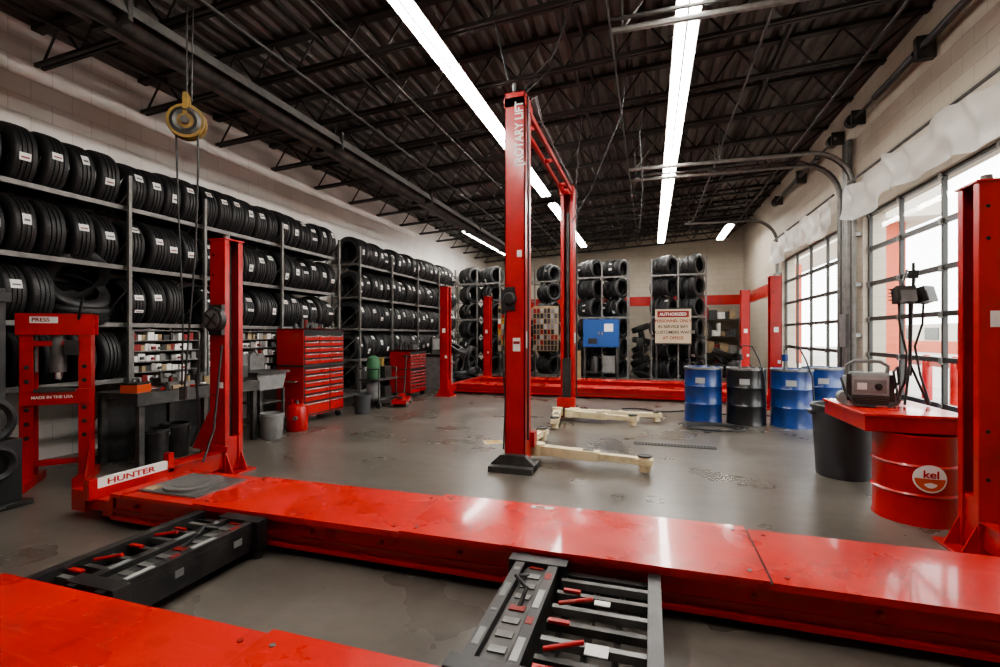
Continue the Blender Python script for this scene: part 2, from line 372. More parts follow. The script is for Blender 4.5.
# ------------------------------------------------------------------ tires
def tyre_mesh(i,r=.315,w=.21,ri=.20,lab=None):
    h=w/2
    P=[(-h*.72,ri),(-h*.86,ri+.006),(-h*1.0,ri+.045),(-h*1.02,ri+.065),(-h*.97,r-.04),(-h*.86,r-.012),
       (-h*.74,r-.003),(-h*.44,r),(-h*.40,r-.009),(-h*.34,r-.009),(-h*.30,r+.001),(-.008,r+.001),(-.006,r-.009),(.006,r-.009),(.008,r+.001)]
    P+= [(h*.30,r+.001),(h*.34,r-.009),(h*.40,r-.009),(h*.44,r),(h*.74,r-.003),(h*.86,r-.012),(h*.97,r-.04),(h*1.02,ri+.065),(h*1.0,ri+.045),(h*.86,ri+.006),(h*.72,ri),
         (h*.7,ri+.02),(h*.8,r-.05),(h*.5,r-.02),(-h*.5,r-.02),(-h*.8,r-.05),(-h*.7,ri+.02)]
    n=len(P); seg=44; vs=[];fs=[];uv=[];mi=[]
    for k in range(seg):
        a=2*math.pi*k/seg
        for y,rr in P: vs.append((rr*math.cos(a),y,rr*math.sin(a)))
    for k in range(seg):
        k2=(k+1)%seg
        for j in range(n):
            j2=(j+1)%n; fs.append((k*n+j,k*n+j2,k2*n+j2,k2*n+j)); mi.append(0)
            def V(q): return min(max((P[q][0]/h*.36+.5) if q<26 else .0,0),1)
            v1,v2=V(j),V(j2); u1,u2=k/seg,(k+1)/seg; uv+= [(u1,v1),(u1,v2),(u2,v2),(u2,v1)]
    if lab:
        for (a0,da,y0,y1) in lab:
            rr=r+.004; o=len(vs); m=4
            for q in range(m+1):
                a=a0+da*q/m; vs+= [(rr*math.cos(a),y0,rr*math.sin(a)),(rr*math.cos(a),y1,rr*math.sin(a))]
            for q in range(m): fs.append((o+2*q,o+2*q+1,o+2*q+3,o+2*q+2)); mi.append(1); uv+=[(0,0)]*4
            rr=r+.006; o=len(vs); a1=a0+da*.3;a2=a0+da*.5
            for a in (a1,a2): vs+= [(rr*math.cos(a),y0+.012,rr*math.sin(a)),(rr*math.cos(a),y1-.012,rr*math.sin(a))]
            fs.append((o,o+1,o+3,o+2)); mi.append(2); uv+=[(0,0)]*4
    me=bpy.data.meshes.new('tire_mesh_%d'%i); me.from_pydata(vs,[],fs); u=me.uv_layers.new(name='UVMap')
    u.data.foreach_set('uv',[c for p in uv for c in p])
    for m in (TYRE,WHITE,DSTEEL if i%2 else DKRED): me.materials.append(m)
    me.polygons.foreach_set('material_index',mi); me.polygons.foreach_set('use_smooth',[True]*len(fs)); me.set_sharp_from_angle(angle=R(40)); me.update(); return me
TR=[.325,.31,.33,.325,.30]
TM=[tyre_mesh(0,.325),tyre_mesh(1,.31,.20,.20,[(.15,.28,-.045,.045)]),tyre_mesh(2,.33,.21,.21,[(.0,.22,-.06,.03)]),tyre_mesh(3,.325,.205,.205,[(-.2,.32,-.03,.04)]),tyre_mesh(4,.30,.20,.19,[(.3,.2,-.05,.05),(-.2,.12,-.05,.05)])]
def put_tyre(parent,loc,rot=(0,0,0),k=None):
    k=random.choice((0,1,2,3,4,1,3)) if k is None else k
    o=bpy.data.objects.new('tire',TM[k]); COL.objects.link(o); o.parent=parent; o.location=loc; o.rotation_euler=rot; return k
TIERS=[3.15,2.46,1.80]
XC=-6.06
def tyre_rack(posts,tiers,skip=()):
    e=empty('tire_rack',(XC,posts[0],0)); b=MB(); ya=posts[0]
    for y in posts:
        for x in (-.34,.345):
            b.bb(x-.018,x+.018,y-ya-.018,y-ya+.018,0,tiers[0]+.08,RACK)
        for z in [t-.28 for t in tiers]+[.25]: b.bb(-.34,.34,y-ya-.015,y-ya+.015,z-.02,z+.02,RACK)
        for k in range(5): b.cyl((-.34,y-ya,.3+k*.55),(.34,y-ya,.3+(k+1)*.55),.009,RACK,6)
    Lg=posts[-1]-ya
    for z in [t-.28 for t in tiers]:
        for x in (-.24,.25): b.bb(x-.02,x+.02,0,Lg,z-.028,z+.022,RACK)
    b.build('frame',parent=e)
    for ti,z in enumerate(tiers):
        for a,c in zip(posts,posts[1:]):
            if (ti,round(a,1)) in skip: continue
            n=int((c-a-.06)/.222); st=(c-a-.06)/n
            for q in range(n):
                if random.random()<.02: continue
                k=random.choice((0,1,2,3,4,1,2,3))
                y=a-ya+.03+st*(q+.5)
                put_tyre(e,(random.uniform(-.012,.012),y,z+(TR[k]-.325)),(random.uniform(-.05,.05),random.uniform(-.5,.3),random.uniform(-.10,.04)),k)
    return e
r1=tyre_rack([1.3,2.4,4.0,4.98,6.4,7.9],TIERS+[1.16],skip={(2,2.4),(3,1.3),(3,4.0),(3,5.0),(3,6.4)})
for q in range(4): put_tyre(r1,(0,1.13+.03+.215*q+.1,1.80),(0,0,0))
for j in range(3): put_tyre(r1,(.0,2.34,1.65+j*.212),(R(90),random.uniform(0,6),0),0)
tyre_rack([8.6,9.9,11.2,12.5,13.9],TIERS+[1.16,.5])
def parts_shelf(ya,yb,z0,z1):
    e=empty('parts_bin_shelf',(.1,ya-1.3,0),parent=r1); b=MB(); n=5; W=yb-ya
    for k in range(n+1):
        z=z0+(z1-z0)*k/n; b.bb(-.2,.22,.03,W-.03,z-.012,z,RACK)
    b.bb(-.22,-.2,.03,W-.03,z0-.02,z1,STEEL)
    for y in (.03,W-.05): b.bb(-.2,.22,y,y+.02,0,z1,RACK)
    b.build('shelf_frame',parent=e)
    c=MB()
    for k in range(n):
        z=z0+(z1-z0)*k/n; y=.06; hh=(z1-z0)/n
        while y<W-.12:
            w=random.uniform(.04,.09); h=hh*random.uniform(.45,.8); m=random.choice((WHITE,WHITE,WHITEP,TAN,LGREY,WHITE,BLACK,GREYP,LGREY,DKRED))
            c.bb(-.1,.17+random.uniform(0,.04),y,y+w-.01,z,z+h,m); y+=w
            if m is WHITE and w>.06: c.bb(.2,.224,y-w*.8,y-w*.35,z+h*.2,z+h*.6,DKRED if random.random()<.4 else DSTEEL)
    c.build('bins',parent=e)
parts_shelf(4.02,4.96,.84,1.46); parts_shelf(5.02,6.38,.84,1.46); parts_shelf(6.45,7.85,.84,1.46)

def tower_rack(x0,x1,y,nt=6,cols=2):
    e=empty('tire_tower_rack',(x0,y,0)); b=MB(); W=x1-x0; cw=W/cols; pitch=.60; z0=.12
    H=z0+nt*pitch
    for c in range(cols+1):
        x=c*cw
        for yy in (-.40,.40): b.bb(x-.022,x+.022,yy-.022,yy+.022,0,H-.1,RACK)
        for k in range(nt): b.bb(x-.015,x+.015,-.38,.38,z0+k*pitch-.02,z0+k*pitch+.02,RACK)
    for k in (0,nt//2,nt-1):
        for yy in (-.40,.40): b.bb(0,W,yy-.02,yy+.02,z0+k*pitch-.025,z0+k*pitch+.025,RACK)
    for k in range(nt):
        for c in range(cols):
            for s in (-.13,.13): b.bb(c*cw+cw/2+s-.015,c*cw+cw/2+s+.015,-.38,.38,z0+k*pitch-.03,z0+k*pitch-.005,RACK)
    b.build('frame',parent=e)
    for k in range(nt):
        for c in range(cols):
            rz=R(58)+random.uniform(-.12,.12)
            for d in (-.20,0.02,.24):
                kk=random.choice((0,1,3,4))
                put_tyre(e,(c*cw+cw/2-d*math.sin(rz)*.9,d*math.cos(rz),z0+k*pitch+TR[kk]-.035),(random.uniform(-.04,.04),random.uniform(0,6),rz),kk)
tower_rack(-2.12,-.62,15.0); tower_rack(.04,1.50,15.0); tower_rack(-3.75,-2.6,15.6,6,1); tower_rack(-6.35,-4.75,15.6,6,2)
for (x,y,nn) in ((2.3,17.5,4),(-4.25,17.2,9),(-.3,17.8,8),(-.3,16.6,5)):
    e=empty('tire_stack',(x,y,0))
    for j in range(nn): put_tyre(e,(random.uniform(-.02,.02),0,.11+j*.218),(R(90),random.random()*6,0),0)
e=empty('leaning_tires',(2.55,15.6,0))
for j in range(3): put_tyre(e,(0,j*.26,.325),(R(-6),0,R(8)),0)
e=empty('storage_shelving',(1.7,18.5,0)); b=MB()
for x in (0,1.35):
    for y in (-.25,.25): b.bb(x-.02,x+.02,y-.02,y+.02,0,2.2,DSTEEL)
for z in (.15,.75,1.35,1.95): b.bb(0,1.35,-.25,.25,z-.015,z+.015,DSTEEL)
b.build('frame',parent=e); c=MB()
for z in (.165,.765,1.365,1.965):
    x=.04
    while x<1.1:
        w=random.uniform(.12,.3); h=random.uniform(.15,.45); c.bb(x,x+w-.02,-.22,.2,z,z+h,random.choice((TAN,BLACK,GREYP,WHITE,DKRED,CAN))); x+=w
c.build('boxes',parent=e)

# ------------------------------------------------------------------ two post lift
def two_post():
    X=-1.35; e=empty('two_post_lift',(X,4.85,0))
    ZC=3.95; b=MB()
    for (y,s) in ((.13,1),(3.42,-1)):
        y0=y-s*.14
        b.box((0,y0+s*.006,ZC/2),(.22,.012,ZC),RED)
        for x in (-.104,.104): b.box((x,y0+s*.13,ZC/2),(.012,.26,ZC),RED)
        for x in (-.08,.08): b.box((x,y0+s*.255,ZC/2),(.05,.012,ZC),RED)
        b.box((0,y0+s*.12,ZC-.006),(.22,.24,.012),RED)
        b.box((.0,y0+s*.02,.03),(.46,.44,.06),DSTEEL)
        b.prism([(-.23,.0),(.23,.0),(.23,.07),(.13,.16),(-.13,.16),(-.23,.07)],1,min(y0-s*.012,y0-s*.10),max(y0-s*.012,y0-s*.10),DSTEEL)
        b.box((0,y0+s*.22,.55),(.14,.17,.9),BLACK); b.box((0,y0+s*.31,.26),(.30,.14,.16),RED)
        b.box((0,y0+s*.15,2.2),(.05,.05,2.6),DSTEEL)
        b.box((-.13,y0+s*.10,1.75),(.05,.16,.26),BLACK)
        b.lathe([(0,.03),(.05,.03),(.07,.0),(.075,-.03)],(-.05,y0-s*.035,1.78),BLACK,20,(0,-s,0)); b.box((-.05,y0-s*.015,1.78),(.11,.03,.24),BLACK)
        b.tube([(.13,y0+s*.05,.3),(.135,y0+s*.05,2),(.13,y0+s*.05,3.9)],.012,BLACK)
        b.tube([(-.09,y0-s*.015,1.7),(-.13,y0-s*.02,1.2),(-.10,y0-s*.015,.7),(-.12,y0-s*.015,.2)],.008,BLACK)
        b.box((.112,y0+s*.10,1.35),(.002,.13,.18),WHITE)
        b.box((.0,y0+s*.15,3.84),(.24,.30,.10),RED)
    b.box((.02,-.014,1.30),(.08,.003,.14),WHITE); b.box((.02,-.016,1.32),(.07,.003,.03),DKRED); b.box((.05,-.014,2.25),(.05,.003,.07),WHITE)
    b.box((-.075,1.77,3.85),(.035,3.0,.07),RED); b.box((.075,1.77,3.85),(.035,3.0,.07),RED)
    for y in (.7,1.8,2.9): b.box((0,y,3.85),(.14,.03,.05),RED)
    b.tube([(.14,.1,3.9),(.16,.3,4.02),(.1,.9,3.97),(.1,3.2,3.95)],.012,BLACK)
    b.cyl((-.04,.12,3.94),(-.04,.12,4.10),.02,DSTEEL,10)
    b.build('columns_and_crossbeam',parent=e,bevel=.003)
    a=MB()
    def arm(p,q,z,w=.12):
        p=Vector((*p,z));q=Vector((*q,z)); d=q-p; ang=math.atan2(d.y,d.x); L=d.length
        M=Euler((0,0,ang)).to_matrix()
        a.box(p+d*.3,(L*.6,w,.10),CREAM,M); a.box(p+d*.75,(L*.5,w*.7,.07),CREAM,M)
        a.cyl(p+Vector((0,0,-.06)),p+Vector((0,0,.07)),w*.75,CREAM,20)
        a.cyl(q+Vector((0,0,-z+.02)),q+Vector((0,0,.05)),.055,CREAM,16); a.cyl(q+Vector((0,0,.05)),q+Vector((0,0,.065)),.07,RUBBER,16)
        a.box(q,(.16,.13,.06),CREAM,M); a.box(p+d*.5+Vector((0,0,.052)),(.12,w*.6,.004),BLACK,M)
    arm((.14,.42),(1.30,.22),.12); arm((-.10,.46),(.0,1.35),.12)
    arm((.16,3.12),(1.45,3.22),.12); arm((.10,3.0),(1.1,2.75),.12); arm((-.12,3.08),(.0,2.2),.12)
    a.build('swing_arms',parent=e,bevel=.006)
    text('[ROTARY LIFT','label',e,(.088,-.014,3.16),(0,0,1),(-1,0,0),.125,WHITE,sx=.86)
    text('ROTARY LIFT','label',e,(-.085,3.565,3.16),(0,0,1),(1,0,0),.13,WHITE,sx=.82)
two_post()

# ------------------------------------------------------------------ four post lift
def four_post(xl,xr,yn,yf,runs,near=True):
    e=empty('four_post_lift',(xl,yn,0)); W=xr-xl; D=yf-yn; H=2.36 if near else 2.5
    RX=.36 if near else .10
    b=MB()
    for x in (0,W):
        for y in (0,D):
            sx=1 if x==0 else -1
            b.box((x-sx*.09,y,H/2),(.012,.22,H),RED)
            for s in (-1,1): b.box((x,y+s*.104,H/2),(.19,.012,H),RED); b.box((x+sx*.09,y+s*.08,H/2),(.012,.05,H),RED)
            b.box((x,y,.01),(.40,.36,.02),RED); b.box((x,y,H),(.22,.24,.015),RED)
            b.box((x,y,H/2),(.03,.10,H-.1),DSTEEL); b.cyl((x,y,H),(x,y,H+.06),.03,STEEL,12)
            for s in (-1,1): b.prism([(x-.18,.02),(x-.09,.02),(x-.09,.22)],1,y+s*.09-.006,y+s*.09+.006,RED); b.prism([(x+.18,.02),(x+.09,.02),(x+.09,.22)],1,y+s*.09-.006,y+s*.09+.006,RED)
            b.box((x,y-.112,1.5),(.08,.003,.10),WHITE); b.box((x+.05,y-.112,.9),(.05,.003,.06),WHITE)
            for z in (.5,.8,2.0,2.2): b.cyl((x-.05,y-.114,z),(x-.05,y-.108,z),.012,DARK,10)
    for x in (0,W):
        ya=0 if (x>0 or not near) else D-1.36
        b.box((x,(ya+D)/2,.15),(.15,D-ya-.05,.16),RED); b.box((x,(ya+D)/2,.235),(.19,D-ya-.2,.01),RED)
        for y in (0,D): b.box((x,y,.2),(.17,.17,.34),RED)
    if near: b.bb(0,RX+.02,D-1.30,D-.72,.08,.16,RED)
    b.build('posts_and_crossbeams',parent=e,bevel=.003)
    for (a,c) in runs:
        r=MB(); a-=yn;c-=yn
        r.bb(RX+.02,W-.1,a+.03,c-.03,.07,.222,RED); r.bb(RX,W-.08,a,c,.215,.24,DECKRED)
        r.bb(RX,W-.08,a,a+.035,.05,.075,RED); r.bb(RX,W-.08,c-.035,c,.05,.075,RED)
        r.bb(RX,W-.08,a+.012,a+.03,.10,.125,DKRED); r.bb(RX,W-.08,c-.03,c-.012,.10,.125,DKRED)
        s1=-1.40-xl; s2=.54-xl
        if near:
            r.bb(s1+.008,s2-.008,a-.012,c+.012,.244,.262,DECKRED); r.bb(s2+.008,W-.1,a,c,.240,.250,DECKRED)
            r.bb(1.15,s1-.008,a,c,.240,.250,DECKRED)
            r.bb(s1-.008,s1+.008,a+.005,c-.005,.2402,.243,DARK); r.bb(s2-.008,s2+.008,a+.005,c-.005,.2402,.243,DARK)
            for x in (s1+.08,s2-.08):
                for y in (a+.07,c-.07): r.cyl((x,y,.258),(x,y,.266),.012,STEEL,10)
            for x in (s1-.07,1.2,s2+.08,W-.2):
                for y in (a+.07,c-.07): r.cyl((x,y,.248),(x,y,.255),.012,DKRED,10)
            if c>3.0-yn:
                r.bb(.50,1.06,a+.1,c-.1,.24,.252,STEEL); r.cyl((.78,(a+c)/2,.25),(.78,(a+c)/2,.270),.20,GALV,36); r.cyl((.78,(a+c)/2,.27),(.78,(a+c)/2,.275),.14,STEEL,36)
                r.bb(.52,.62,a+.12,a+.2,.252,.256,TAN)
            r.bb(s1+.65,s1+.8,c-.07,c-.02,.262,.2635,WHITE); r.bb(s1+.68,s1+.74,c-.065,c-.03,.2635,.264,DKRED)
            for x in range(11): r.cyl((.6+x*.5,a-.001,.165),(.6+x*.5,a+.033,.165),.014,DKRED,10)
        r.prism([(RX-.12,.06),(RX,.06),(RX,.24)],1,a+.02,c-.02,RED)
        r.bb(W-.1,W-.08,a,c,.24,.32,RED)
        r.build('runway',parent=e,bevel=.003)
    return e
XF=-4.13
f=four_post(XF,2.05,.62,3.85,((.85,1.5),(2.5,3.15)))
L=MB(); L.bb(.09,.13,2.56-.62,3.12-.62,.235,.305,WHITE); L.bb(.08,.14,2.50-.62,2.56-.62,.235,.315,RED); L.bb(.08,.14,3.12-.62,3.17-.62,.20,.37,RED); L.bb(.05,.14,2.5-.62,3.17-.62,.16,.235,RED)
L.build('label_bar',parent=f)
text('HUNTER','label_text',f,(.132,2.63-.62,.25),(0,1,0),(0,0,1),.06,RED,sx=1.6)
g=MB(); g.lathe([(0,.03),(.10,.03),(.12,.02),(.125,0),(.125,-.03)],(.0,0,0),BLACK,28,(0,-1,0)); g.box((0,.03,0),(.16,.04,.30),BLACK); g.lathe([(0,.034),(.09,.034),(.095,.03)],(0,0,0),STEEL,20,(0,-1,0)); g.box((0,-.038,0),(.02,.006,.16),BLACK,(0,R(40),0)); g.box((0,-.038,0),(.02,.006,.16),BLACK,(0,R(-50),0))
g.build('control_pod',parent=f,loc=(.02,3.85-.62-.165,1.55))
g=MB(); g.prism([(-.35,.24),(-.08,.24),(-.08,.62),(-.14,.62)],1,3.14,3.30,RED); g.bb(-.14,.16,3.08,3.11,.24,.30,RED); g.tube([(-.12,3.05,1.4),(-.15,3.02,.9),(-.13,3.03,.5),(-.2,3.0,.3)],.012,RUBBER); g.tube([(.1,3.08,1.3),(.14,3.0,.9),(.2,2.9,.5),(.3,2.7,.26)],.010,RUBBER); g.build('post_brace',parent=f)
four_post(-4.5,2.25,10.2,13.2,((10.65,11.25),(12.3,12.9)),near=False)

def jack(x0,x1,side):
    e=empty('rolling_bridge_jack',(x0,1.55,0)); b=MB(); W=x1-x0; D=.92
    bx0,bx1=(0,.22) if side<0 else (W-.24,W); ox0,ox1=(.22,W) if side<0 else (0,W-.24)
    b.bb(bx0,bx1,0,D,.06,.20,BLACK); b.bb(bx0,bx0+.05,-.02,D+.02,.2,.235,BLACK); b.bb(bx1-.05,bx1,-.02,D+.02,.2,.235,BLACK)
    b.bb(bx0+.06,bx1-.06,.02,D-.02,.2,.212,DSTEEL)
    for k,(ya,yb,m) in enumerate(((.10,.24,LGREY),(.33,.38,DKRED),(.45,.60,LGREY),(.70,.76,DKRED))):
        b.bb(bx1-.044,bx1-.014,ya,yb,.235,.237,m)
        b.bb(bx0+.012,bx0+.04,ya+.05,yb+.02,.235,.237,GREYP)
        if k%2: b.bb(bx0-.002 if side<0 else bx1,bx0 if side<0 else bx1+.002,ya,yb,.13,.17,GREYP)
    for k in range(9): b.bb(bx0+.075,bx1-.075,.06+k*.095,.10+k*.095,.212,.218,STEEL if k%4 else DKRED)
    for y in (0,D-.04): b.bb(ox0,ox1,y,y+.04,.07,.18,BLACK)
    ex=ox1 if side<0 else ox0
    b.bb(ex-.03,ex+.03,-.02,D+.02,.07,.22,BLACK)
    for k in range(7):
        y=.09+k*.12; b.bb(ox0+.02,ox1-.02,y,y+.03,.15,.185,DSTEEL if k%2 else STEEL)
    for k in range(3): b.bb(ox0+.06+k*.12,ox0+.085+k*.12,.02,D-.02,.11,.145,BLACK)
    for (xa,xb,ya,yb,m) in ((.03,.12,.14,.165,RED),(.03,.12,.44,.465,RED),(.05,.13,.70,.72,RED),(.20,.29,.28,.35,WHITE),(.2,.27,.63,.67,WHITE)):
        b.bb(ox0+xa,ox0+xb,ya,yb,.187,.192 if m is WHITE else .20,m)
    b.cyl((ox0+.05,.25,.2),(ox0+.20,.29,.23),.010,RED,10); b.cyl((ox0+.05,.58,.2),(ox0+.20,.60,.23),.010,RED,10)
    for y in (-.0,D-.08):
        b.bb(bx0-.04,bx1+.04,y,y+.08,.05,.24,BLACK)
        for x in (bx0,bx1): b.cyl((x,y+.04,.05),(x,y+.04,.0),.03,DSTEEL,12)
    for x in (ox0+.05,ox1-.05):
        for y in (.03,D-.03): b.cyl((x,y,0),(x,y,.08),.02,DSTEEL,10)
    b.tube([(bx0+.11,D*.5,.2),(bx0+.13,D*.6,.26),(bx0+.05,D*.72,.25),(bx0+.1,D*.85,.2)],.01,RUBBER)
    b.build('jack_body',parent=e,bevel=.003)
jack(-2.88,-2.36,1); jack(-.66,.02,-1)

# ------------------------------------------------------------------ drums
def drum_profile(r,h): return [(0,.015),(r-.02,.015),(r-.012,0),(r,.0),(r,.012),(r-.006,.03),(r-.006,h*.32),(r+.006,h*.34),(r-.006,h*.36),(r-.006,h*.64),(r+.006,h*.66),(r-.006,h*.68),(r-.006,h-.03),(r,h-.012),(r,h),(r-.012,h),(r-.02,h-.015),(0,h-.015)]
def drum(x,y,m,h=.88,pump=True,name='oil_drum'):
    b=MB(); b.lathe(drum_profile(.29,h),(0,0,0),m,40); b.cyl((.15,.1,h-.015),(.15,.1,h+.01),.035,STEEL,16)
    vs=[];n=8
    for k in range(n+1):
        a=R(-118)+R(28)*k/n; vs+= [(.2935*math.cos(a),.2935*math.sin(a),h*.72),(.2935*math.cos(a),.2935*math.sin(a),h*.82)]
    b.add(vs,[(2*k,2*k+2,2*k+3,2*k+1) for k in range(n)],LGREY)
    b.lathe([(.278,h-.01),(.285,h+.002),(.294,h+.002),(.297,h-.01),(.297,h-.03),(.29,h-.03)],(0,0,0),STEEL,40)
    if pump:
        b.cyl((-.1,-.05,h-.01),(-.1,-.05,h+.30),.022,STEEL,12); b.cyl((-.1,-.05,h+.12),(-.1,-.05,h+.22),.045,m,14)
        b.tube([(-.1,-.05,h+.28),(-.06,-.1,h+.36),(.06,-.16,h+.34),(.14,-.2,h+.15),(.2,-.29,h-.1),(.22,-.31,.35)],.012,RUBBER)
    b.build(name,loc=(x,y,0))
drum(.83,8.5,BLUE,pump=False); drum(1.46,8.45,BLACKD); drum(2.08,8.4,BLUE); drum(2.66,8.95,BLUE,pump=False)
e=empty('drum_workbench',(1.95,4.50,0)); b=MB(); DR=.265
b.lathe(drum_profile(DR,.66),(0,0,0),RED,44); b.build('drum',parent=e)
b=MB(); b.bb(-.37,.30,-.14,.76,.66,.79,RED); b.bb(-.385,.315,-.155,.775,.775,.80,DECKRED)
b.bb(.22,.28,.66,.72,0,.66,RED); b.build('table_top',parent=e,bevel=.006)
b=MB()
def patch(b,r,ac,zc,ra,m,rr,t0=0,t1=2*math.pi):
    n=28; vs=[(rr*math.cos(ac),rr*math.sin(ac),zc)]
    for ring in (1,2,3):
        for k in range(n+1):
            t=t0+(t1-t0)*k/n; a=ac+math.cos(t)*ra*ring/3/r; vs.append((rr*math.cos(a),rr*math.sin(a),zc+math.sin(t)*ra*ring/3))
    fs=[(0,1+k,2+k) for k in range(n)]
    for q in (0,1): fs+=[(1+q*(n+1)+k,2+q*(n+1)+k,2+(q+1)*(n+1)+k,1+(q+1)*(n+1)+k) for k in range(n)]
    b.add(vs,fs,m)
ac=R(-94)
patch(b,DR,ac,.36,.10,WHITE,DR+.009); patch(b,DR,ac,.36,.088,ORANGE,DR+.011,math.pi,2*math.pi); patch(b,DR,ac,.335,.04,WHITE,DR+.013,math.pi*1.1,math.pi*1.9)
b.build('round_label',parent=e)
rr=DR+.018; text('kel','label_text',e,(rr*math.cos(ac),rr*math.sin(ac),.37),(-math.sin(ac),math.cos(ac),0),(0,0,1),.075,RED,align='CENTER',sx=1.1)
b=MB(); b.lathe([(0,.02),(.22,.02),(.225,0),(.23,.02),(.262,.66),(.275,.665),(.28,.70),(.265,.71),(.252,.70),(.25,.66),(.22,.05),(0,.05)],(0,0,0),CAN,40)
for s in (-1,1): b.box((s*.275,0,.62),(.04,.12,.03),CAN)
b.build('trash_can',loc=(1.84,5.60,0))
b=MB(); b.bb(-.14,.14,-.09,.09,0,.22,LGREY); b.prism([(-.09,.22),(.09,.22),(.07,.25),(-.07,.25)],0,-.12,.12,GREYP)
b.tube([(-.12,0,.2),(-.13,0,.30),(-.08,0,.335),(.08,0,.335),(.13,0,.30),(.12,0,.2)],.014,GREYP)
b.bb(-.10,.10,-.096,-.09,.10,.20,GREYP); b.box((-.05,-.098,.15),(.06,.004,.05),WHITE); b.cyl((.05,-.096,.15),(.05,-.104,.15),.025,BLACK,16)
for k in range(6): b.box((0,-.095,.02+.012*k),(.22,.01,.005),BLACK)
for s in (-1,1): b.cyl((s*.145,-.05,.05),(s*.145,.05,.05),.05,GREYP,16); b.box((s*.13,-.09,.14),(.03,.02,.2),BLACK)
b.tube([(.14,0,.1),(.19,-.02,.18),(.18,-.03,.3),(.15,-.05,.26),(.17,-.1,.05),(.1,-.14,.01)],.009,RUBBER); b.tube([(-.14,0,.1),(-.17,-.04,.2),(-.15,-.08,.1),(-.1,-.15,.01),(.02,-.16,.01)],.009,RUBBER)
b.build('portable_jump_starter',loc=(1.78,4.88,.80),rz=R(-8),bevel=.008,scale=1.12)
b=MB()
for a in (90,210,330): b.cyl((0,0,.35),(.12*math.cos(R(a)),.12*math.sin(R(a)),.01),.010,BLACK,8)
b.cyl((0,0,.25),(0,0,.90),.013,BLACK,10); b.cyl((0,0,.3),(.02,0,.9),.009,STEEL,8)
b.box((0,0,.88),(.30,.03,.03),BLACK)
for s in (-1,1):
    b.box((s*.09,-.04,.94),(.14,.10,.13),BLACK,(R(-15),0,R(s*18))); b.box((s*.10,-.095,.93),(.11,.01,.10),GREYP,(R(-15),0,R(s*18)))
    for k in range(4): b.box((s*.10,.02,.90+k*.03),(.13,.03,.008),BLACK)
b.tube([(0,0,.90),(.06,.02,1.08),(.0,.03,1.16),(-.05,.02,1.05),(-.02,0,.92)],.01,BLACK)
b.cyl((.03,0,1.0),(.03,0,1.22),.012,BLACK,8); b.box((.03,0,1.12),(.05,.05,.07),BLACK)
b.tube([(.12,0,.9),(.16,.05,.7),(.10,.06,.5),(.13,.04,.25),(.08,-.1,.02)],.009,RUBBER)
b.tube([(-.1,0,.9),(-.14,-.05,.7),(-.05,-.02,.45),(-.08,-.04,.2),(-.05,.1,.02)],.009,RUBBER)
b.build('tripod_work_light',loc=(2.13,4.98,.80),rz=R(20))

# ------------------------------------------------------------------ left side equipment
b=MB()
for s in (-1,1):
    x=s*.25
    b.box((x,0,.80),(.012,.14,1.6),RED) ; b.box((x-s*.045,-.066,.80),(.09,.012,1.6),RED); b.box((x-s*.045,.066,.80),(.09,.012,1.6),RED)
    b.box((x-s*.04,0,.04),(.10,.56,.08),RED)
    for k in range(6): b.cyl((x-s*.045,-.075,.45+k*.13),(x-s*.045,-.07,.45+k*.13),.02,DARK,12)
    b.prism([(-.26,.08),(-.07,.08),(-.07,.35)],0,x-.006,x+.006,RED)
b.box((0,-.08,1.50),(.56,.02,.20),RED); b.box((0,.08,1.50),(.56,.02,.20),RED); b.box((0,0,1.59),(.56,.16,.02),RED)
b.box((0,-.08,.82),(.50,.02,.14),RED); b.box((0,.08,.82),(.50,.02,.14),RED); b.box((0,0,.885),(.30,.22,.03),DSTEEL)
b.cyl((0,0,1.05),(0,0,1.40),.06,STEEL,20); b.cyl((0,0,.98),(0,0,1.06),.03,SILV,16); b.box((0,0,1.32),(.44,.10,.05),RED)
for s in (-1,1): b.cyl((s*.16,0,1.05),(s*.16,0,1.45),.014,STEEL,10)
b.box((0,0,.20),(.46,.05,.05),RED); b.box((-.08,-.092,1.54),(.20,.004,.06),WHITE); b.box((.12,-.1,1.28),(.10,.06,.14),BLACK)
b.cyl((.17,-.10,1.55),(.22,-.2,1.75),.012,BLACK,8)
p=b.build('hydraulic_shop_press',loc=(-5.36,3.10,0),rz=R(46),bevel=.004)
text('PRESS','label',p,(-.165,-.096,1.525),(1,0,0),(0,0,1),.05,DKRED)
text('MADE IN THE USA','label',p,(-.17,-.092,.81),(1,0,0),(0,0,1),.036,WHITE)
b=MB(); b.bb(-.25,.25,-.25,.25,.04,.55,BLACK); b.box((0,0,.02),(.6,.6,.04),BLACK); b.lathe([(0,.12),(.10,.12),(.27,.06),(.28,.02),(.12,0),(0,0)],(0,0,.55),STEEL,36)
for a in range(4): b.box((.18*math.cos(a*math.pi/2),.18*math.sin(a*math.pi/2),.68),(.08,.05,.06),STEEL,(0,0,a*math.pi/2))
b.box((-.12,.24,.95),(.12,.12,1.7),BLACK); b.box((-.05,.12,1.72),(.10,.38,.08),BLACK); b.cyl((-.05,-.02,1.0),(-.05,-.02,1.85),.022,SILV,12); b.box((-.05,-.02,1.0),(.05,.12,.04),STEEL)
b.tube([(.2,-.25,.5),(.30,-.28,.6),(.31,-.25,.3),(.30,-.2,.06),(.35,-.1,.03),(.33,.1,.03)],.016,RUBBER)
b.lathe([(.16,-.03),(.2,0),(.16,.03),(.13,0)],(.285,0,.72),RUBBER,28,(1,0,0),closed=True); b.lathe([(.12,-.03),(.15,0),(.12,.03),(.09,0)],(.30,.05,.38),RUBBER,28,(1,0,0),closed=True)
b.build('tire_changer',loc=(-5.2,2.36,0),bevel=.006)
b=MB(); b.bb(-.31,.32,0,1.62,.74,.79,DSTEEL); b.bb(.30,.33,0,1.62,.66,.79,DSTEEL)
